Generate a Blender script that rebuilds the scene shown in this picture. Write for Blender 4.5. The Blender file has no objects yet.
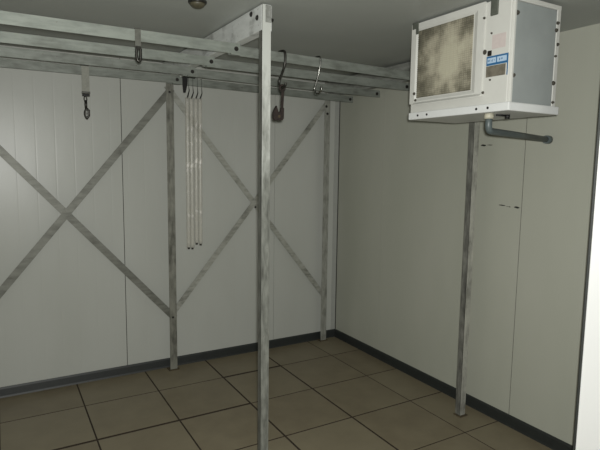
import bpy, bmesh, math, random
from mathutils import Vector, Matrix, Euler
random.seed(7)
C = bpy.context.scene.collection
S = bpy.context.scene

# ------------------------------------------------------------------ helpers
ALB = .74            # overall surface albedo against the light level
def lin(*c, k=None):
    return tuple((ALB if k is None else k)*((v/255)/12.92 if v/255 <= .04045 else ((v/255+.055)/1.055)**2.4) for v in c) + (1,)

class MB:
    """collects shapes (world coordinates, metres) into one mesh"""
    def __init__(s): s.bm = bmesh.new()
    def box(s, x0, x1, y0, y1, z0, z1, bev=0, mi=0):
        t = bmesh.new(); bmesh.ops.create_cube(t, size=1)
        for v in t.verts:
            v.co = Vector(((x0+x1)/2+v.co.x*(x1-x0), (y0+y1)/2+v.co.y*(y1-y0), (z0+z1)/2+v.co.z*(z1-z0)))
        if bev: bmesh.ops.bevel(t, geom=t.edges[:], offset=bev, segments=2, affect='EDGES', profile=.5)
        s._merge(t, mi); return s
    def _merge(s, t, mi=0):
        for f in t.faces: f.material_index = mi
        m = bpy.data.meshes.new('tmp'); t.to_mesh(m); t.free(); s.bm.from_mesh(m); bpy.data.meshes.remove(m)
    def bar(s, a, b, side, w, th, bev=0):
        """flat bar from a to b: w wide along `side`, th thick"""
        a, b = Vector(a), Vector(b); d = (b-a).normalized()
        n = d.cross(Vector(side)).normalized(); sd = n.cross(d).normalized()
        t = bmesh.new(); bmesh.ops.create_cube(t, size=1); L = (b-a).length; m = (a+b)/2
        for v in t.verts: v.co = m + d*v.co.x*L + sd*v.co.y*w + n*v.co.z*th
        if bev: bmesh.ops.bevel(t, geom=t.edges[:], offset=bev, segments=1, affect='EDGES')
        s._merge(t); return s
    def tube(s, pts, r, n=10, cap=True):
        pts = [Vector(p) for p in pts]; rs = r if isinstance(r, (list, tuple)) else [r]*len(pts)
        rings = []; up = None
        for i, p in enumerate(pts):
            d = (pts[min(i+1, len(pts)-1)]-pts[max(i-1, 0)]).normalized()
            if up is None: up = d.orthogonal().normalized()
            up = (up - d*up.dot(d))
            up = up.normalized() if up.length > 1e-6 else d.orthogonal().normalized()
            sd = d.cross(up)
            rings.append([s.bm.verts.new(p+(up*math.cos(2*math.pi*k/n)+sd*math.sin(2*math.pi*k/n))*rs[i]) for k in range(n)])
        for A, B in zip(rings, rings[1:]):
            for k in range(n): 
                f = s.bm.faces.new((A[k], A[(k+1) % n], B[(k+1) % n], B[k])); f.smooth = True
        if cap: s.bm.faces.new(rings[0][::-1]); s.bm.faces.new(rings[-1])
        return s
    def torus(s, c, axis, R, r, n=18, sx=1.0):
        c = Vector(c); ax = Vector(axis).normalized(); u = ax.orthogonal().normalized()
        if abs(ax.z) < .9: u = Vector((0, 0, 1)); u = (u-ax*u.dot(ax)).normalized()
        v = ax.cross(u); m = 8; g = []
        for i in range(n):
            t = 2*math.pi*i/n; rd = u*math.cos(t)*R + v*math.sin(t)*R*sx; rn = rd.normalized()
            g.append([s.bm.verts.new(c+rd+rn*r*math.cos(2*math.pi*k/m)+ax*r*math.sin(2*math.pi*k/m)) for k in range(m)])
        for i in range(n):
            for k in range(m):
                f = s.bm.faces.new((g[i][k], g[(i+1) % n][k], g[(i+1) % n][(k+1) % m], g[i][(k+1) % m])); f.smooth = True
        return s
    def prism(s, poly, d0, d1, axis='y', mi=0):
        def P(a, b, d): return (a, d, b) if axis == 'y' else ((d, a, b) if axis == 'x' else (a, b, d))
        A = [s.bm.verts.new(P(a, b, d0)) for a, b in poly]; B = [s.bm.verts.new(P(a, b, d1)) for a, b in poly]
        fs = [s.bm.faces.new(A), s.bm.faces.new(B[::-1])]
        for k in range(len(A)): fs.append(s.bm.faces.new((A[k], B[k], B[(k+1) % len(A)], A[(k+1) % len(A)])))
        for f in fs: f.material_index = mi
        return s
    def lathe(s, c, prof, n=24):
        rings = [[s.bm.verts.new((c[0]+r*math.cos(2*math.pi*k/n), c[1]+r*math.sin(2*math.pi*k/n), c[2]+z)) for k in range(n)] for r, z in prof]
        for A, B in zip(rings, rings[1:]):
            for k in range(n):
                f = s.bm.faces.new((A[k], A[(k+1) % n], B[(k+1) % n], B[k])); f.smooth = True
        s.bm.faces.new(rings[0][::-1]); s.bm.faces.new(rings[-1]); return s
    def hexbolt(s, c, axis, r=.009, h=.007):
        c = Vector(c); ax = Vector(axis).normalized()
        s.tube([c-ax*.001, c+ax*.0025], r*1.45, 14); s.tube([c+ax*.0025, c+ax*h], r, 6); return s
    def build(s, name, mat, parent=None, bevel=0):
        org = WLOC[parent.name] if parent is not None else Vector((0, 0, 0))
        bmesh.ops.recalc_face_normals(s.bm, faces=s.bm.faces[:])
        for v in s.bm.verts: v.co -= org
        me = bpy.data.meshes.new(name); s.bm.to_mesh(me); s.bm.free()
        for m in (mat if isinstance(mat, (list, tuple)) else [mat]): me.materials.append(m)
        o = bpy.data.objects.new(name, me); C.objects.link(o)
        WLOC[o.name] = org
        if parent is not None: o.parent = parent
        if bevel:
            b = o.modifiers.new('bevel', 'BEVEL'); b.width = bevel; b.segments = 2; b.limit_method = 'ANGLE'
        return o
WLOC = {}
def thing(name, loc, label, cat, group=None):
    o = bpy.data.objects.new(name, None); C.objects.link(o); o.location = loc; o.empty_display_size = .05
    WLOC[o.name] = Vector(loc); o['label'] = label; o['category'] = cat
    if group: o['group'] = group
    return o
def struct(o): o['kind'] = 'structure'; return o

# ------------------------------------------------------------------ materials
def base_mat(name, rough=.5, metal=0, spec=.5):
    m = bpy.data.materials.new(name); m.use_nodes = True
    b = m.node_tree.nodes['Principled BSDF']
    b.inputs['Roughness'].default_value = rough; b.inputs['Metallic'].default_value = metal
    b.inputs['Specular IOR Level'].default_value = spec
    return m, m.node_tree, b
def nd(nt, t, **kw):
    n = nt.nodes.new(t)
    for k, v in kw.items():
        if k in n.inputs: n.inputs[k].default_value = v
        else: setattr(n, k, v)
    return n
def mapped(nt, scale=(1, 1, 1), loc=(0, 0, 0)):
    tc = nd(nt, 'ShaderNodeTexCoord'); mp = nd(nt, 'ShaderNodeMapping')
    mp.inputs['Scale'].default_value = scale; mp.inputs['Location'].default_value = loc
    nt.links.new(tc.outputs['Object'], mp.inputs['Vector']); return mp.outputs['Vector']
def noise(nt, vec, sc, det=4, rough=.6):
    n = nd(nt, 'ShaderNodeTexNoise', Scale=sc, Detail=det, Roughness=rough); nt.links.new(vec, n.inputs['Vector']); return n.outputs['Fac']
def ramp(nt, fac, stops):
    r = nd(nt, 'ShaderNodeValToRGB'); e = r.color_ramp.elements
    while len(e) < len(stops): e.new(.5)
    for k, (p, c) in enumerate(stops): e[k].position = p; e[k].color = c
    nt.links.new(fac, r.inputs['Fac']); return r.outputs['Color']
def mixc(nt, fac, a, b, mode='MIX'):
    m = nd(nt, 'ShaderNodeMix', data_type='RGBA', blend_type=mode)
    for k, v in ((0, fac), (6, a), (7, b)):
        if hasattr(v, 'is_linked'): nt.links.new(v, m.inputs[k])
        else: m.inputs[k].default_value = v
    return m.outputs[2]
def bump(nt, b, h, strength=.2, dist=.01):
    n = nd(nt, 'ShaderNodeBump', Strength=strength, Distance=dist)
    nt.links.new(h, n.inputs['Height']); nt.links.new(n.outputs['Normal'], b.inputs['Normal'])
def plain(name, col, rough=.5, metal=0, var=.15, sc=18, spec=.5):
    m, nt, b = base_mat(name, rough, metal, spec); v = mapped(nt)
    f = noise(nt, v, sc)
    d = tuple(c*(1-var*2) for c in col[:3])+(1,)
    nt.links.new(ramp(nt, f, [(.3, d), (.6, col)]), b.inputs['Base Color']); return m
def galv(name, light, mid, dark, axis='z', amt=.5, seed=0.0, rough=.5, metal=.25):
    """galvanised / whitewashed steel with streaks, worn dark patches and rust specks"""
    m, nt, b = base_mat(name, rough, metal, .4)
    sc = {'z': (1, 1, .22), 'x': (.22, 1, 1), 'y': (1, .22, 1)}[axis]
    v = mapped(nt, sc, (seed, seed*1.7, seed*.6)); v2 = mapped(nt, (1, 1, 1), (seed*2, 0, seed))
    f1 = noise(nt, v, 42, 6, .65); f2 = noise(nt, v2, 6, 3, .6); f3 = noise(nt, v2, 60, 2, .6)
    c = ramp(nt, f1, [(.34, mid), (.6, light)])
    k = ramp(nt, f2, [(.62-amt*.3, (0, 0, 0, 1)), (.74-amt*.2, (1, 1, 1, 1))])
    k2 = mixc(nt, 1.0, k, ramp(nt, f1, [(.3, (.75, .75, .75, 1)), (.7, (.1, .1, .1, 1))]), 'MULTIPLY')
    c = mixc(nt, k2, c, dark)
    s = ramp(nt, f3, [(.70, (0, 0, 0, 1)), (.76, (.7, .7, .7, 1))])
    c = mixc(nt, s, c, lin(84, 70, 56))
    nt.links.new(c, b.inputs['Base Color']); bump(nt, b, f1, .15, .002); return m

def wall_mat(name, axis, col, dirt, rib_h=.1, gloss=.34):
    m, nt, b = base_mat(name, gloss, 0, .3)
    v = mapped(nt); sp = nd(nt, 'ShaderNodeSeparateXYZ'); nt.links.new(v, sp.inputs[0])
    f = noise(nt, mapped(nt, (1, 1, .35)), 2.2, 3, .55)
    c = ramp(nt, f, [(.3, dirt), (.7, col)])
    nt.links.new(c, b.inputs['Base Color'])
    # shallow rolled ribs of the sheet skin
    a = nd(nt, 'ShaderNodeMath', operation='MULTIPLY'); nt.links.new(sp.outputs[axis], a.inputs[0]); a.inputs[1].default_value = 1/.125
    fr = nd(nt, 'ShaderNodeMath', operation='FRACT'); nt.links.new(a.outputs[0], fr.inputs[0])
    pp = nd(nt, 'ShaderNodeMath', operation='PINGPONG'); nt.links.new(a.outputs[0], pp.inputs[0]); pp.inputs[1].default_value = .5
    rib = ramp(nt, pp.outputs[0], [(0, (0, 0, 0, 1)), (.055, (1, 1, 1, 1))])
    big = noise(nt, mapped(nt, (1.3, 1.3, .8)), 2.6, 2, .5)
    bumpr = nd(nt, 'ShaderNodeBump', Strength=rib_h, Distance=.003); nt.links.new(rib, bumpr.inputs['Height'])
    bb = nd(nt, 'ShaderNodeBump', Strength=.10, Distance=.02); nt.links.new(big, bb.inputs['Height']); nt.links.new(bumpr.outputs['Normal'], bb.inputs['Normal'])
    nt.links.new(bb.outputs['Normal'], b.inputs['Normal']); return m

M = {}
M['wall_back'] = wall_mat('white_panel_skin', 'X', lin(199, 201, 194), lin(192, 194, 186))
M['wall_right'] = wall_mat('white_panel_skin_side', 'Y', lin(190, 191, 178), lin(182, 184, 170), .03, .45)
M['ceiling'] = plain('ceiling_skin', lin(180, 184, 178), .45, 0, .03, 2.5)
M['seam'] = plain('panel_joint', lin(62, 62, 56), .8)
M['faint_seam'] = plain('sealed_joint', lin(140, 140, 132), .7)
M['scuff'] = plain('black_scuff', lin(28, 27, 24), .7)
M['rubber'] = plain('dark_rubber_base', lin(40, 44, 42), .5, 0, .12, 25)
M['gasket'] = plain('black_gasket', lin(58, 62, 58), .6)
M['door_white'] = plain('white_door_paint', lin(247, 248, 246, k=1), .35, 0, .005, 3)
M['trim_white'] = plain('corner_trim', lin(176, 178, 172), .45, 0, .03)
PALE, MID, DRK = lin(214, 216, 210), lin(180, 182, 176), lin(92, 93, 88)
M['post_front'] = galv('whitewashed_steel_front', lin(146, 148, 140), lin(108, 110, 103), lin(68, 69, 63), 'z', .5, 1.3)
m = M['post_front']; nt = m.node_tree; b = nt.nodes['Principled BSDF']
v = mapped(nt); sp = nd(nt, 'ShaderNodeSeparateXYZ'); nt.links.new(v, sp.inputs[0])
nn = noise(nt, mapped(nt, (1, 1, .3), (.4, .2, 0)), 16, 5, .65); hz = nd(nt, 'ShaderNodeMath', operation='MULTIPLY_ADD'); nt.links.new(nn, hz.inputs[0]); hz.inputs[1].default_value = 1.5; nt.links.new(sp.outputs['Z'], hz.inputs[2])
old = b.inputs['Base Color'].links[0].from_socket
mr = nd(nt, 'ShaderNodeMapRange'); nt.links.new(hz.outputs[0], mr.inputs[0]); mr.inputs[1].default_value = 2.30; mr.inputs[2].default_value = 2.85
nt.links.new(mixc(nt, mr.outputs[0], old, lin(212, 215, 208)), b.inputs['Base Color'])
M['post_back'] = galv('galvanised_post', lin(152, 152, 141), lin(118, 118, 108), lin(76, 76, 68), 'z', .55, 4.1)
M['post_corner'] = galv('galvanised_post_pale', lin(176, 177, 168), lin(146, 147, 138), lin(110, 110, 102), 'z', .4, 9.1)
M['post_side'] = galv('galvanised_post_right', lin(204, 204, 193), lin(176, 176, 167), lin(92, 92, 86), 'z', .5, 7.7)
M['post_side_dirty'] = galv('galvanised_post_stained', lin(150, 150, 142), lin(112, 112, 106), lin(74, 75, 70), 'z', .75, 12.4)
M['post_front_leg'] = galv('dark_post_leg', lin(124, 125, 118), lin(92, 93, 87), lin(62, 63, 58), 'z', .6, 14.4)  # darker steel tones for the left leg of the front post
M['beam'] = galv('whitewashed_beam', lin(246, 249, 246), lin(232, 235, 232), lin(110, 110, 102), 'y', .22, 2.2)
M['beam_dull'] = galv('galvanised_beam', lin(168, 170, 164), lin(140, 142, 136), lin(92, 92, 86), 'y', .3, 3.2)
M['rail'] = galv('galvanised_rail', lin(150, 156, 147), lin(132, 138, 130), lin(104, 107, 98), 'x', .4, 5.5)
M['rail2'] = galv('galvanised_rail_dull', lin(144, 149, 141), lin(124, 129, 121), lin(94, 96, 88), 'x', .5, 8.5)
M['brace'] = galv('galvanised_brace', lin(136, 137, 128), lin(112, 113, 104), lin(88, 88, 80), 'x', .4, 6.4)
M['brace_pale'] = galv('galvanised_brace_pale', lin(186, 187, 177), lin(160, 161, 151), lin(84, 84, 76), 'x', .45, 11.4)
M['bolt'] = plain('dark_bolt', lin(52, 50, 46), .5, .5)
M['bolt_dull'] = plain('dull_dark_screw', lin(96, 92, 82), .6, .3)
M['bracket'] = plain('grey_green_bracket', lin(104, 108, 98), .6, .2)
M['rust'] = plain('rusty_iron', lin(52, 42, 36), .85, .1, .3, 60)
M['foot'] = plain('rusted_foot', lin(96, 84, 62), .8, .1, .3, 60)
M['chrome'] = plain('worn_chrome', lin(150, 150, 144), .25, 1, .2, 60)
M['dark_steel'] = plain('dark_steel', lin(70, 69, 64), .35, .7, .2, 60)
M['black'] = plain('black_steel', lin(24, 24, 22), .6, .2, .2, 50)
M['strap'] = plain('grey_webbing', lin(160, 161, 150), .6, .2, .1, 60)
M['strap_dark'] = plain('grey_strap', lin(104, 105, 96), .6, .2, .15, 60)
M['evap'] = plain('white_enamel', lin(220, 220, 213), .35, 0, .03, 8)
M['evap_side'] = plain('grey_steel_sheet', lin(164, 170, 168), .5, 0, .05, 6)
M['evap_lip'] = plain('white_tray', lin(236, 238, 236), .4, 0, .03, 10)
M['pipe'] = plain('grey_plastic_pipe', lin(92, 102, 102), .45, 0, .06)
M['coupling'] = plain('cream_coupling', lin(200, 196, 176), .5)
M['blue'] = plain('blue_label', lin(50, 110, 160), .5, 0, .05)
M['paleblue'] = plain('pale_lettering', lin(190, 214, 236), .5, 0, .05)
M['photo'] = plain('grey_brown_label', lin(128, 122, 108), .45, 0, .22, 40)
M['pink'] = plain('faded_pink_label', lin(216, 204, 199), .6, 0, .03, 60)
M['tile_grout'] = plain('dirty_grout', lin(58, 46, 32), .9, 0, .2, 30)
M['lamp_amber'] = plain('dirty_amber_glass', lin(84, 80, 62), .5, 0, .2, 50)

# dusty coil face
m, nt, b = base_mat('dusty_coil', .9, 0, .1); v = mapped(nt)
sp = nd(nt, 'ShaderNodeSeparateXYZ'); nt.links.new(v, sp.inputs[0])
dist = nd(nt, 'ShaderNodeVectorMath', operation='DISTANCE'); nt.links.new(v, dist.inputs[0]); dist.inputs[1].default_value = (-.166, .055, .285)
nz = noise(nt, v, 13, 4, .55)
ad = nd(nt, 'ShaderNodeMath', operation='MULTIPLY_ADD'); nt.links.new(nz, ad.inputs[0]); ad.inputs[1].default_value = .32; nt.links.new(dist.outputs['Value'], ad.inputs[2])
c = ramp(nt, ad.outputs[0], [(.22, lin(198, 194, 173)), (.29, lin(184, 179, 159)), (.35, lin(144, 140, 122)), (.42, lin(104, 101, 87))])
fin = nd(nt, 'ShaderNodeTexWave', wave_type='BANDS', bands_direction='Y', Scale=26.0); nt.links.new(v, fin.inputs['Vector'])
fin2 = nd(nt, 'ShaderNodeTexWave', wave_type='BANDS', bands_direction='Z', Scale=30.0); nt.links.new(v, fin2.inputs['Vector'])
mxx = nd(nt, 'ShaderNodeMath', operation='MULTIPLY'); nt.links.new(fin.outputs['Fac'], mxx.inputs[0]); nt.links.new(fin2.outputs['Fac'], mxx.inputs[1])
thin = ramp(nt, ad.outputs[0], [(.22, (.08, .08, .08, 1)), (.38, (.42, .42, .42, 1))])
stp = mixc(nt, 1.0, ramp(nt, mxx.outputs[0], [(.0, (1, 1, 1, 1)), (.5, (0, 0, 0, 1))]), thin, 'MULTIPLY')
c = mixc(nt, stp, c, lin(70, 67, 58))
nt.links.new(c, b.inputs['Base Color']); M['coil'] = m
# clear plastic tube, its speckled highlights put into colour and opacity
m, nt, b = base_mat('cloudy_clear_plastic', .25, 0, .5); v = mapped(nt, (1, 1, .6))
f = noise(nt, v, 22, 1); nt.links.new(ramp(nt, f, [(.5, lin(244, 240, 226)), (.68, lin(255, 252, 244))]), b.inputs['Base Color'])
tr = nd(nt, 'ShaderNodeBsdfTransparent'); mx = nd(nt, 'ShaderNodeMixShader'); nt.links.new(ramp(nt, f, [(.60, (.24, .24, .24, 1)), (.70, (.8, .8, .8, 1))]), mx.inputs[0])
nt.links.new(tr.outputs[0], mx.inputs[1]); nt.links.new(b.outputs[0], mx.inputs[2]); nt.links.new(mx.outputs[0], nt.nodes['Material Output'].inputs['Surface'])
M['plastic'] = m
# tiles: one tone per tile
m, nt, b = base_mat('beige_floor_tile', .42, 0, .4); v = mapped(nt)
rnd = nd(nt, 'ShaderNodeAttribute', attribute_name='tone')
f = noise(nt, v, 5, 4, .6); f2 = noise(nt, v, 40, 2)
c = ramp(nt, f, [(.3, lin(126, 115, 93)), (.7, lin(142, 132, 108))])
c = mixc(nt, rnd.outputs['Fac'], c, lin(152, 144, 120))
nt.links.new(c, b.inputs['Base Color']); bump(nt, b, f2, .05, .002); M['tile'] = m

# ------------------------------------------------------------------ the room
W, D, H = 2.824, 4.13, 2.4445
XL, YF = -1.1, .6
# floor
g = MB(); g.box(XL, W, -2.2, D, -.06, -.003, mi=1)
tones = []
wide_x = {0: .0075, 1: .009, 2: .009, -1: .005}        # joints running away from the door
def floor():
    bm = g.bm; lay = bm.faces.layers.float.new('tone')
    gx = [.455+.51*k for k in range(-4, 6)]; gy = [2.17+.51*k for k in range(-9, 5)]
    jx = {.455: .0075, .965: .008, 1.475: .011, 1.985: .011, 2.495: .0045}
    for i, x0 in enumerate(gx):
        for j, y0 in enumerate(gy):
            x1, y1 = min(x0+.51, W), min(y0+.51, D); xa, ya = max(x0, XL), y0
            if xa >= W-.02 or x1 <= XL+.02 or ya >= D-.02: continue
            a = next((w for k, w in jx.items() if abs(k-x0) < .02), .004)/2
            c_ = next((w for k, w in jx.items() if abs(k-x1) < .02), .004)/2
            def jy(yy, xm):
                if abs(yy-3.19) < .02: return .018 if xm < 1.46 else .0065
                if abs(yy-3.70) < .02: return .022 if 1.47 < xm < 1.98 else .006
                if abs(yy-2.68) < .02: return .008
                return .005
            xm = (xa+x1)/2; p, q = jy(y0, xm)/2, jy(y0+.51, xm)/2
            X0, X1, Y0, Y1 = xa+a, x1-c_, ya+p, y1-q
            bv = .0012
            vs = [bm.verts.new((X, Y, z)) for (X, Y, z) in
                  [(X0, Y0, -.003), (X1, Y0, -.003), (X1, Y1, -.003), (X0, Y1, -.003), (X0+bv, Y0+bv, 0), (X1-bv, Y0+bv, 0), (X1-bv, Y1-bv, 0), (X0+bv, Y1-bv, 0)]]
            tn = random.random()*.4
            for idx in [(4, 5, 6, 7), (0, 1, 5, 4), (1, 2, 6, 5), (2, 3, 7, 6), (3, 0, 4, 7)]:
                f = bm.faces.new([vs[k] for k in idx]); f[lay] = tn
                if idx[0] != 4: f.material_index = 1
floor()
struct(g.build('floor', [M['tile'], M['tile_grout']]))

# back wall: sandwich panels with joints
g = MB(); g.box(XL, W, D+.004, D+.08, 0, H, mi=1)
edges = [(XL, -.48, .003), (-.48, .834, .003), (.834, 2.138, .003), (2.138, W, .0012)]
g.box(XL, -.4815, D, D+.01, 0, H); g.box(-.4785, .8315, D, D+.01, 0, H)
g.box(.8365, 2.137, D, D+.01, 0, H); g.box(2.1395, W, D, D+.01, 0, H)
struct(g.build('wall_back', [M['wall_back'], M['seam']]))
# right wall, with two black scuffs
g = MB(); g.box(W+.004, W+.08, -2.2, D+.08, 0, H, mi=1)
g.box(W, W+.01, 3.461, D, 0, H); g.box(W, W+.01, 2.107, 3.459, 0, H); g.box(W, W+.01, .78, 2.102, 0, H); g.box(W, W+.01, -2.2, .777, 0, H)
def scuff(y0, y1, z, h):
    g.prism([(y0, z-h*.4), (y0+(y1-y0)*.3, z-h), (y1, z-h*.3), (y1, z+h*.5), (y0+(y1-y0)*.6, z+h), (y0, z+h*.3)], W-.0012, W+.001, 'x', 2)
scuff(2.405, 2.445, 1.818, .007); scuff(2.352, 2.392, 1.819, .003)
scuff(2.120, 2.156, 1.424, .007); scuff(2.185, 2.20, 1.424, .003); scuff(2.225, 2.275, 1.430, .004); scuff(2.205, 2.215, 1.425, .002)
for z in (1.68, 1.0, .45):
    for y in (2.085, 2.135): g.tube([(W-.002, y, z), (W+.002, y, z)], .005, 8)
struct(g.build('wall_right', [M['wall_right'], M['seam'], M['scuff']]))
g = MB(); g.box(XL-.08, XL, -2.2, D+.08, 0, H); struct(g.build('wall_left', M['wall_right']))
g = MB(); g.box(XL-.08, W+.08, YF, D+.08, H, H+.08); struct(g.build('ceiling', M['ceiling']))
# open door leaf at the right edge of the view, rubber seal along its free edge
g = MB(); E0 = Vector((2.400, 1.400, 0)); dl = Vector((.52, -.854, 0)).normalized(); nl = Vector((dl.y, -dl.x, 0))
g.bar(E0+dl*.345+nl*-.035+Vector((0, 0, .02)), E0+dl*.345+nl*-.035+Vector((0, 0, 2.2)), dl, .69, .07, .003)
dr = struct(g.build('door_1', M['door_white']))
g = MB(); g.bar(E0-dl*.006+nl*-.03+Vector((0, 0, .02)), E0-dl*.006+nl*-.03+Vector((0, 0, 2.2)), dl, .012, .05, .002)
sl = g.build('door_seal', M['gasket'], dr)
# base strips
g = MB(); g.prism([(D, 0), (D-.022, 0), (D-.018, .012), (D-.012, .06), (D-.006, .072), (D, .072)], XL, W-.001, 'x'); struct(g.build('baseboard_back', M['rubber']))
g = MB(); g.prism([(W, 0), (W-.022, 0), (W-.018, .012), (W-.012, .06), (W-.006, .072), (W, .072)], YF, D-.02, 'y'); struct(g.build('baseboard_right', M['rubber']))
# corner strip between the two walls
g = MB(); g.box(W-.055, W-.006, D-.004, D, .072, H, .0015); g.box(W-.006, W, D-.008, D, .072, H, mi=1)
struct(g.build('trim_1', [M['trim_white'], M['seam']]))

# ------------------------------------------------------------------ the meat rail rack
rack = thing('hanging_rack', (1.18, 2.39, 0), 'grey galvanised steel rack of posts, cross braces and overhead rails standing on the tiled floor', 'rack')
ZT, ZB = 2.318, 2.262                         # rail top and bottom
ZC = H-.006
def post(x, y, mat, label=None, legs='fr', w=.058, ztop=ZC, d=None):
    g = MB(); t = .006
    g.box(x, x+w, y, y+t, .006, ztop, .0012)                       # leg facing the camera
    if legs == 'fr': g.box(x+w-t, x+w, y+t-.001, y+w*.8, .006, ztop, .0012)
    else: g.box(x, x+t, y+.0005, y+(d or w), .006, ztop, .0008, mi=1)
    o = g.build('post', mat, rack)
    if label: o['label'] = label
    f = MB(); f.box(x-.014, x+w+.012, y-.014, y+w*.8+.012, 0, .007, .002); f.build('foot_plate', M['foot'], o)
    return o
pC = post(1.143, 2.345, [M['post_front'], M['post_front_leg']], 'tall front post with flaking white paint', legs='fl', w=.046, d=.038)
pA = post(1.152, 4.035, M['post_back'], 'grey post at the meeting of both cross braces')
pB = post(2.612, 4.06, M['post_corner'], 'pale post next to the room corner', w=.06)
pD = post(2.630, 2.335, [M['post_side'], M['post_side_dirty']], 'post beside the right wall under the cooling unit', legs='fl', w=.046)
# bolts in the posts
def bolts(parent, pts, axis, r=.008):
    for p in pts:
        b_ = MB(); b_.hexbolt(p, axis, r); b_.build('bolt', M['bolt'], parent)
bolts(pB, [(2.628, 4.06, 2.205), (2.64, 4.06, 2.14)], (0, -1, 0))
bolts(pA, [(1.178, 4.035, 2.215), (1.178, 4.035, .44)], (0, -1, 0), .006)
# beams
bm_ = MB(); bm_.box(1.1415, 1.197, 2.352, 4.09, ZT, ZC, .003)
beamL = bm_.build('beam', M['beam'], rack); beamL['label'] = 'white flaking beam from the front post to the back wall'
bolts(beamL, [(1.1415, 2.47, 2.418), (1.1415, 2.40, 2.385)], (-1, 0, 0), .009)
pl_ = MB(); pl_.box(1.158, 1.1888, 2.340, 2.345, 2.355, ZC-.004, .001); pl_.build('cap_plate', M['beam_dull'], pC)
bb = MB(); bb.hexbolt((1.1885, 2.355, 2.372), (1, 0, 0), .008, .016); bb.build('bolt', M['bolt'], pC)
bm_ = MB(); bm_.box(2.640, 2.690, 2.341, 4.06, 2.298, ZC-.01, .003)
beamR = bm_.build('beam', M['beam_dull'], rack); beamR['label'] = 'grey beam along the right wall behind the cooling unit'
# rails: left set ends on the left beam, right set spans both beams
yl = [2.675, 3.085, 3.485, 3.875]; ends = [1.148, 1.160, 1.176, 1.190]
rb = [2.60, 2.632, 2.689, 2.725]
yr = [2.635, 2.985, 3.405, 3.825]
for k in range(4):
    g = MB(); y = yl[k]; e = ends[k]+.022
    poly = [(y, ZB), (y, ZT), (y+.040, ZT), (y+.040, ZT-.005), (y+.005, ZT-.005), (y+.005, ZB)]
    g.prism(poly, XL+.002, e, 'x')
    r = g.build('rail', M['rail'] if k < 2 else M['rail2'], rack, .001)
    bolts(r, [(ends[k], y, ZB+.026)], (0, -1, 0), .0085)
    lug = MB(); lug.box(e-.052, e+.001, y-.002, y+.03, ZB-.006, ZB+.001, .001); lug.build('end_lug', M['rail'], r)
for k in range(4):
    g = MB(); a = Vector((1.120, yl[k]+.012, 0)); b2 = Vector((rb[k]+.03, yr[k], 0))
    d = (b2-a).normalized(); n = Vector((-d.y, d.x, 0)); za, zb = 0.0, -.038
    prof = [(0, ZB), (0, ZT-.001), (.040, ZT-.001), (.040, ZT-.006), (.005, ZT-.006), (.005, ZB)]
    A = [g.bm.verts.new((a.x+n.x*u, a.y+n.y*u+.030, z+za)) for u, z in prof]
    B = [g.bm.verts.new((b2.x+n.x*u, b2.y+n.y*u, z+zb)) for u, z in prof]
    g.bm.faces.new(A); g.bm.faces.new(B[::-1])
    for q in range(6): g.bm.faces.new((A[q], B[q], B[(q+1) % 6], A[(q+1) % 6]))
    r = g.build('rail', M['rail2'], rack, .001)
    bolts(r, [(rb[k], yr[k]+.002, 2.252)], (0, -1, 0), .0085)
# cross braces (flat bars)
def brace(a, b, y, mat, w=.052):
    g = MB(); g.bar((a[0], y, a[1]), (b[0], y, b[1]), (0, 1, 0), .005, w); g_ = g.build('brace', mat, rack); return g_
brace((-.30, 2.115), (1.200, .425), 4.054, M['brace'])
brace((-.30, .43), (1.200, 2.245), 4.047, M['brace'])
r1 = brace((1.17, .43), (2.66, 2.25), 4.085, M['brace_pale'], .045); r2 = brace((1.17, 2.27), (2.66, .43), 4.092, M['brace_pale'], .045)
bolts(r1, [(1.929, 4.081, 1.305)], (0, -1, 0), .006)
# matching post just out of view on the left carries the outer brace ends
post(-.345, 4.035, M['post_back'])

# ------------------------------------------------------------------ cooling unit
ev = thing('cooling_unit', (2.17, 1.92, 1.93), 'white boxy cooling unit with dusty grille hanging from the ceiling', 'cooler')
X0, X1, Y0, Y1 = 2.0, 2.345, 1.603, 2.238
g = MB(); g.box(X0+.002, X1, Y0, Y1, 1.95, 2.432, .005)
hs = g.build('housing', M['evap'], ev)
# intake frame (raised) with a sloped opening
g = MB(); yo0, yo1, zo0, zo1 = 1.745, Y1, 2.012, 2.434; yi0, yi1, zi0, zi1 = 1.815, 2.190, 2.042, 2.394
def ringf(g, A, B, xa, xb):
    a = [g.bm.verts.new((xa, y, z)) for y, z in A]; b = [g.bm.verts.new((xb, y, z)) for y, z in B]
    for k in range(4): g.bm.faces.new((a[k], b[k], b[(k+1) % 4], a[(k+1) % 4]))
rect = lambda y0, y1, z0, z1: [(y0, z0), (y1, z0), (y1, z1), (y0, z1)]
o_ = rect(yo0, yo1, zo0, zo1); i_ = rect(yi0, yi1, zi0, zi1); mdl = rect(yi0-.03, yi1+.012, zi0-.018, zi1+.012)
ringf(g, o_, o_, X0+.006, X0-.006); ringf(g, o_, mdl, X0-.006, X0-.006); ringf(g, mdl, i_, X0-.006, X0+.004); ringf(g, i_, i_, X0+.004, X0+.006)
fr = g.build('intake_frame', M['evap'], ev)
g = MB(); g.box(X0-.0005, X0+.0025, yi0, yi1, zi0, zi1)
for k in range(46):
    y = yi0+.004+k*(yi1-yi0-.008)/45; g.box(X0-.003, X0, y-.0009, y+.0009, zi0, zi1)
for k in range(36):
    z = zi0+.005+k*(zi1-zi0-.01)/35; g.box(X0-.0035, X0, yi0, yi1, z-.0008, z+.0008)
g.build('grille', M['coil'], ev)
g = MB(); g.prism([(X0+.01, 2.012), (X0-.020, 2.000), (X0-.020, 2.006), (X0-.006, 2.018), (X0+.01, 2.018)], 1.742, 2.20, 'y')
g.build('sill_ledge', M['evap'], ev)
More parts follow.
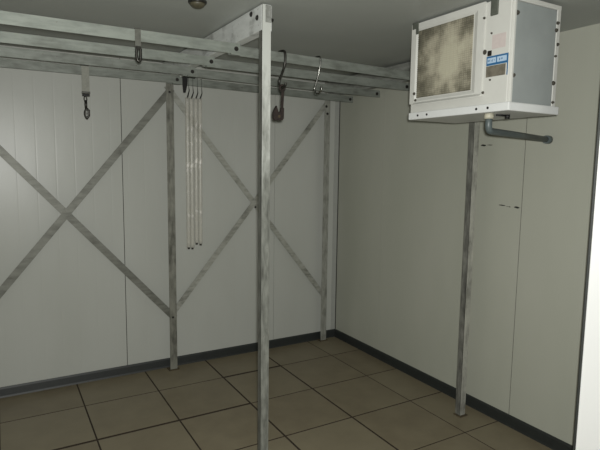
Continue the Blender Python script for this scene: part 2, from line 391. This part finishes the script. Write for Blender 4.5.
# side panel facing the door, with rim
g = MB(); g.box(X0+.030, X1-.030, Y0-.006, Y0+.004, 1.966, 2.408, .002)
sp_ = g.build('side_panel', M['evap_side'], ev)
for xa, xb in ((X0+.0265, X0+.030), (X1-.030, X1-.0275)):
    g = MB(); g.box(xa, xb, Y0-.0025, Y0+.004, 1.966, 2.42); g.build('gasket', M['gasket'], sp_)
g = MB(); g.box(X0+.012, X0+.0265, Y0-.010, Y0+.004, 1.960, 2.432, .003); g.box(X1-.0275, X1, Y0-.007, Y0+.004, 1.960, 2.432, .003); g.box(X0+.02, X1, Y0-.008, Y0+.004, 2.410, 2.432, .003)
g.build('side_rim', M['evap'], ev)
for (x, z, r) in [(X0+.033, 2.356, .009), (X0+.030, 2.085, .008), (X1-.022, 2.352, .007), (X1-.030, 2.318, .008), (X1-.014, 2.255, .007), (X1-.026, 2.075, .009), (X1-.022, 1.985, .006), (X1-.024, 2.20, .005)]:
    b_ = MB(); b_.hexbolt((x, Y0-.006, z), (0, -1, 0), r*.82, .008); b_.build('clip', M['bolt_dull'], ev)
# drip tray
g = MB(); g.box(X0-.007, X1+.012, Y0-.020, Y1+.004, 1.927, 1.966, .005); tr = g.build('drip_tray', M['evap_lip'], ev)
for y in (2.166, 2.097, 1.765, 1.698):
    b_ = MB(); b_.hexbolt((X0-.007, y, 1.947), (-1, 0, 0), .004, .004); b_.build('screw', M['bolt'], tr)
# drain pipe through tray to the wall
pp = [(2.06, 1.745, 1.925), (2.06, 1.745, 1.872), (2.064, 1.746, 1.857), (2.075, 1.749, 1.848), (2.09, 1.753, 1.846), (2.35, 1.817, 1.843), (2.790, 1.938, 1.838)]
g = MB(); g.tube(pp, .0165, 14); dp = g.build('drain_pipe', M['pipe'], ev)
g = MB(); g.tube([(2.776, 1.934, 1.838), (W, 1.946, 1.838)], .024, 14); g.build('wall_flange', M['pipe'], dp)
g = MB(); g.tube([(2.06, 1.745, 1.928), (2.06, 1.745, 1.903)], .023, 12); g.build('coupling', M['coupling'], dp)
g = MB(); g.tube([(2.16, 1.72, 1.928), (2.16, 1.72, 1.908)], .012, 8); g.tube([(2.10, 1.735, 1.924), (2.16, 1.72, 1.922)], .005, 8); g.build('cable_gland', M['black'], tr)
# front screws, brackets, stickers
for (y, z, r) in [(1.740, 2.206, .010), (1.738, 2.021, .006), (1.705, 2.285, .004), (2.201, 2.066, .007), (2.190, 2.030, .006), (1.745, 2.36, .005), (1.70, 2.075, .004)]:
    xx = X0-.006 if y > 1.7445 else X0+.002
    b_ = MB(); b_.hexbolt((xx, y, z), (-1, 0, 0), r*.8, .007); b_.build('screw', M['bolt_dull'], ev)
g = MB(); g.box(X0-.004, X0+.014, 1.674, 1.716, 2.362, 2.440, .004); g.tube([(X0-.006, 1.695, 2.385), (X0, 1.695, 2.385)], .008, 8); g.build('hanger_bracket', M['bracket'], ev)
g = MB(); g.box(X0-.010, X0+.02, 2.185, 2.232, 2.408, 2.442, .003); g.box(X0-.010, X0-.004, 2.185, 2.203, 2.378, 2.41, .002); g.build('hanger_bracket', M['bracket'], ev)
xs = X0+.0015
g = MB(); g.box(xs-.0006, xs+.002, 1.606, 1.726, 2.086, 2.182); st = g.build('sticker', M['evap'], ev); st['label'] = 'maker label with blue header and grey picture'
g = MB(); g.box(xs-.0012, xs, 1.606, 1.726, 2.140, 2.182); g.box(xs-.0012, xs, 1.606, 1.611, 2.086, 2.14); g.build('header', M['blue'], st)
g = MB()
g.box(xs-.0018, xs, 1.672, 1.720, 2.150, 2.174); g.box(xs-.0018, xs, 1.614, 1.666, 2.150, 2.174); g.build('lettering_block', M['paleblue'], st)
random.seed(3)
for (a, b2) in ((1.675, 1.717), (1.617, 1.663)):
    y = b2; g = MB()
    while y > a+.004:
        w = random.uniform(.0015, .004)
        if random.random() < .7: g.box(xs-.0022, xs, y-w, y, 2.156+random.choice((0, .003)), 2.162+random.choice((0, .004)))
        y -= w+.0022
    g.build('lettering', M['blue'], st)
g = MB(); g.box(xs-.0012, xs, 1.618, 1.726, 2.088, 2.138); g.build('picture', M['photo'], st)
g = MB(); g.box(xs-.0008, xs+.002, 1.625, 1.700, 2.212, 2.275); g.build('sticker', M['pink'], ev)['label'] = 'faded pinkish label'
g = MB(); g.box(xs-.003, xs+.002, 1.700, 1.722, 2.184, 2.208, .001); g.build('plug', M['bolt'], ev)

# ------------------------------------------------------------------ what hangs on the rails
# S hooks on the front right rail (its front face is near y = 2.70 here)
def railR(k, x):
    t = (x-1.12)/(2.715-1.12); return yl[k]+.042+(yr[k]-yl[k]-.042)*t, ZT-.001-.032*t
def smooth(pts, n=6):
    P = [Vector(p) for p in pts]; out = []
    for i in range(len(P)-1):
        p0, p1, p2, p3 = P[max(i-1, 0)], P[i], P[i+1], P[min(i+2, len(P)-1)]
        for k in range(n):
            t = k/n; out.append(.5*((2*p1)+(-p0+p2)*t+(2*p0-5*p1+4*p2-p3)*t*t+(-p0+3*p1-3*p2+p3)*t**3))
    out.append(P[-1]); return out
x = 1.452; yf, zt = railR(0, x); r = .0072
s1 = thing('meat_hook', (x, yf, 2.12), 'thick shiny S-shaped hook over the front rail, holding the rusty shackle', 'hook')
g = MB(); g.tube(smooth([(x-.012, yf+.066, zt-.010), (x-.012, yf+.052, zt+.004), (x-.006, yf+.020, zt+r+.001), (x, yf-.004, zt+r-.003), (x+.003, yf-r-.005, zt-.022), (x+.002, yf-.006, zt-.075), (x-.002, yf+.024, zt-.125), (x-.006, yf+.042, zt-.155), (x-.006, yf+.036, zt-.184), (x-.002, yf+.012, zt-.196), (x+.004, yf-.012, zt-.186), (x+.006, yf-.016, zt-.172)]), r, 10)
g.build('hook_body', M['dark_steel'], s1)
# rusty shackle
yc = yf+.012; zc = zt-.186
rk = thing('hook_shackle', (1.44, yc, 1.925), 'small rusty iron shackle with a notched foot hanging below the thick S-shaped hook', 'shackle')
g = MB(); g.torus((x-.002, yc, zc-.012), (0, 1, .25), .0155, .0062, 18); g.build('eye', M['rust'], rk)
g = MB(); g.bar((x+.002, yc, zc-.028), (x-.004, yc, 1.985), (1, 0, 0), .017, .008, .002); g.build('shank', M['rust'], rk)
g = MB(); g.prism([(1.392, 1.934), (1.400, 1.926), (1.448, 1.926), (1.458, 1.938), (1.459, 2.000), (1.441, 2.000), (1.438, 1.978), (1.424, 1.972), (1.411, 2.010), (1.400, 1.992), (1.390, 1.968)], yc-.011, yc+.011, 'y'); ft = g.build('foot', M['rust'], rk, .003)
g = MB(); g.tube([(1.425, yc-.014, 1.948), (1.425, yc+.014, 1.948)], .008, 10); g.build('rivet', M['foot'], ft)
# thin S hook
x = 1.684; yf, zt = railR(0, x); r = .0045
s2 = thing('meat_hook', (x, yf, 2.1), 'thin empty S-shaped wire hook right of the rusty shackle on the front rail', 'hook')
g = MB(); g.tube(smooth([(x-.010, yf+.050, zt-.006), (x-.008, yf+.040, zt+.003), (x-.002, yf+.012, zt+r+.001), (x+.002, yf-.005, zt+.001), (x+.004, yf-.008, zt-.025), (x, yf+.004, zt-.09), (x-.006, yf+.024, zt-.150), (x-.010, yf+.034, zt-.182), (x-.006, yf+.022, zt-.205), (x+.002, yf, zt-.206), (x+.008, yf-.016, zt-.188), (x+.007, yf-.016, zt-.166)]), r, 8)
g.build('hook_body', M['chrome'], s2)
# strap with snap hook on the rearmost left rail
y = yl[3]-.004; x0, x1 = .530, .578; xm = .554
t = thing('strap_hook', (xm, y, 1.965), 'pale grey strap with dark snap hook hanging from the rearmost rail on the left', 'strap')
g = MB(); g.box(x0, x1, y-.002, y+.001, 2.135, ZT+.004, .0005); g.box(x0, x1, y-.002, y+.046, ZT+.001, ZT+.005, .0005); g.box(x0, x1, y+.045, y+.048, 2.27, ZT+.004, .0005)
sb = g.build('webbing', M['strap'], t)
g = MB(); g.box(x0+.002, x1-.002, y-.006, y+.05, ZT+.0045, ZT+.010, .001); g.build('buckle', M['black'], t)
g = MB(); g.box(x0-.003, x1+.003, y-.006, y+.004, 2.136, 2.150, .002); g.build('clamp', M['chrome'], t)
g = MB(); g.box(x0, x1, y-.005, y+.003, 2.118, 2.136, .002); g.build('clamp', M['black'], t)['label'] = 'black clamp edge'
g = MB(); g.torus((xm-.004, y, 2.103), (0, 1, 0), .016, .004, 14, .55); g.build('ring', M['dark_steel'], t)
g = MB(); g.tube([(xm-.003, y, 2.092), (xm-.002, y, 2.035)], [.010, .009], 10); g.torus((xm+.002, y, 2.004), (0, 1, .1), .031, .010, 18, .36); g.tube([(xm+.016, y, 2.03), (xm+.016, y, 1.985)], .006, 8)
g.build('snap_hook', M['dark_steel'], t)
# darker strap on the front left rail
y = yl[0]-.004; x0, x1 = .614, .642; xm = .630
t = thing('strap_hook', (xm, y, 2.165), 'dark grey strap with small open loop hanging from the front rail on the left', 'strap')
g = MB(); g.box(x0, x1, y-.002, y+.001, 2.232, ZT+.004, .0005); g.box(x0, x1, y-.002, y+.046, ZT+.001, ZT+.005, .0005); g.box(x0, x1, y+.045, y+.048, 2.28, ZT+.004, .0005)
g.build('webbing', M['strap_dark'], t)
g = MB(); g.box(x0+.001, x1-.001, y-.004, y+.003, 2.222, 2.238, .001); g.tube(smooth([(xm-.008, y, 2.228), (xm-.010, y, 2.20), (xm-.006, y, 2.172), (xm+.003, y, 2.166), (xm+.008, y, 2.178), (xm+.009, y, 2.205), (xm+.009, y, 2.228)]), .007, 8); g.build('loop', M['dark_steel'], t)
# black hook plate over the rearmost rail, beside the plastic tubes
yf, zt = railR(3, 1.26); y = yf-.004
t = thing('hook_plate', (1.26, y, 2.2), 'black tapered hook plate over the rearmost rail left of the clear tubes', 'hook')
g = MB(); g.prism([(1.238, zt+.004), (1.280, zt+.004), (1.277, zt-.05), (1.262, zt-.112), (1.244, zt-.112), (1.239, zt-.05)], y-.003, y+.001, 'y'); g.build('plate', M['black'], t)
g = MB(); g.box(1.238, 1.282, y-.003, y+.05, zt+.001, zt+.006, .001); g.box(1.28, 1.312, y-.003, y+.006, zt+.001, zt+.008, .001); g.tube([(1.322, y-.002, zt+.004), (1.338, y-.002, zt+.004)], .006, 8); g.tube([(1.30, y-.002, zt+.004), (1.33, y-.002, zt+.004)], .003, 8)
g.build('arm', M['black'], t)
# four clear tubes on wire hooks
spec = [(1.266, 1.266, 1.014, 'leftmost of the four clear plastic tubes hanging beside the braced post'),
        (1.298, 1.296, 1.010, 'second from left of the four clear plastic tubes, reaching lowest'),
        (1.333, 1.330, 1.045, 'third from left of the four clear plastic tubes hanging from the rear rail'),
        (1.366, 1.362, 1.036, 'rightmost of the four clear plastic tubes hanging from the rear rail')]
for k, (xt, xb, zb, lab) in enumerate(spec):
    yt = yf-.028
    t = thing('plastic_tube', (xb, yt, zb), lab, 'tube', 'clear tubes on the rear rail')
    g = MB(); n = 26; pts = []; rs = []
    for q in range(n+1):
        f = q/n; pts.append((xt+(xb-xt)*f, yt, 2.165+(zb+.012-2.165)*f)); rs.append(.0150-.0006*math.cos(q*2.1+k))
    g.tube(pts, rs, 12); g.build('tube', M['plastic'], t)
    g = MB(); g.tube([(xb, yt, zb+.013), (xb, yt, zb)], [.0105, .008], 10); g.build('end_cap', M['dark_steel'], t)
    zr = railR(3, xt)[1]; yr_ = railR(3, xt)[0]
    L = .05 if k == 0 else .036
    g = MB(); g.tube([(xt+.000, yt, 2.160), (xt+.004, yt, 2.168), (xt+.018, yt+.002, 2.168+L), (xt+.021, yr_-.004, zr-.06), (xt+.021, yr_-.003, zr-.002), (xt+.021, yr_-.001, zr+.0025), (xt+.021, yr_+.044, zr+.0025), (xt+.021, yr_+.046, zr-.02)], [.005, .0055, .0035, .0012, .0012, .0012, .0012, .0012], 8)
    g.build('wire_hook', M['black'], t)
# small fitting on the ceiling
t = thing('ceiling_lamp', (.872, 2.50, 2.41), 'small round unlit lamp with dirty amber glass on the ceiling left of the front post', 'lamp')
g = MB(); g.lathe((.872, 2.50, H), [(.042, -.012), (.045, -.006), (.045, 0)]); g.build('base_ring', M['dark_steel'], t)
g = MB(); g.lathe((.872, 2.50, H), [(.006, -.034), (.02, -.031), (.031, -.024), (.037, -.016), (.038, -.010)]); g.build('glass', M['lamp_amber'], t)

# ------------------------------------------------------------------ light: a dim room and the photographer's flash beside the lens
w = bpy.data.worlds.new('room_ambient'); S.world = w; w.use_nodes = True
bg = w.node_tree.nodes['Background']; bg.inputs[0].default_value = (.9, 1, .95, 1); bg.inputs[1].default_value = .04

# ------------------------------------------------------------------ camera
cam = bpy.data.cameras.new('camera'); co = bpy.data.objects.new('camera', cam); C.objects.link(co)
f, yaw, pit, rol = 520.43571597, .52762515, .11421466, .01306099
cam.sensor_fit = 'HORIZONTAL'; cam.sensor_width = 36; cam.lens = 36*f/600
fw = Vector((math.sin(yaw)*math.cos(pit), math.cos(yaw)*math.cos(pit), -math.sin(pit)))
r0 = Vector((math.cos(yaw), -math.sin(yaw), 0)); u0 = r0.cross(fw)
rr = r0*math.cos(rol)+u0*math.sin(rol); uu = -r0*math.sin(rol)+u0*math.cos(rol)
mt = Matrix((rr, uu, -fw)).transposed().to_4x4(); mt.translation = (0, 0, 1.67)
co.matrix_world = mt; cam.clip_start = .02
L = bpy.data.lights.new('camera_flash', 'AREA'); L.shape = 'DISK'; L.size = .05; L.energy = 86; L.color = (1, 1, .965)
lo = bpy.data.objects.new('camera_flash', L); C.objects.link(lo)
ml = mt.copy(); ml.translation = mt.translation+rr*.02+uu*.03-fw*.03; lo.matrix_world = ml
S.camera = co
S.view_settings.view_transform = 'Standard'; S.view_settings.look = 'None'; S.view_settings.gamma = 1; S.view_settings.use_curve_mapping = False
S.view_settings.exposure = 0
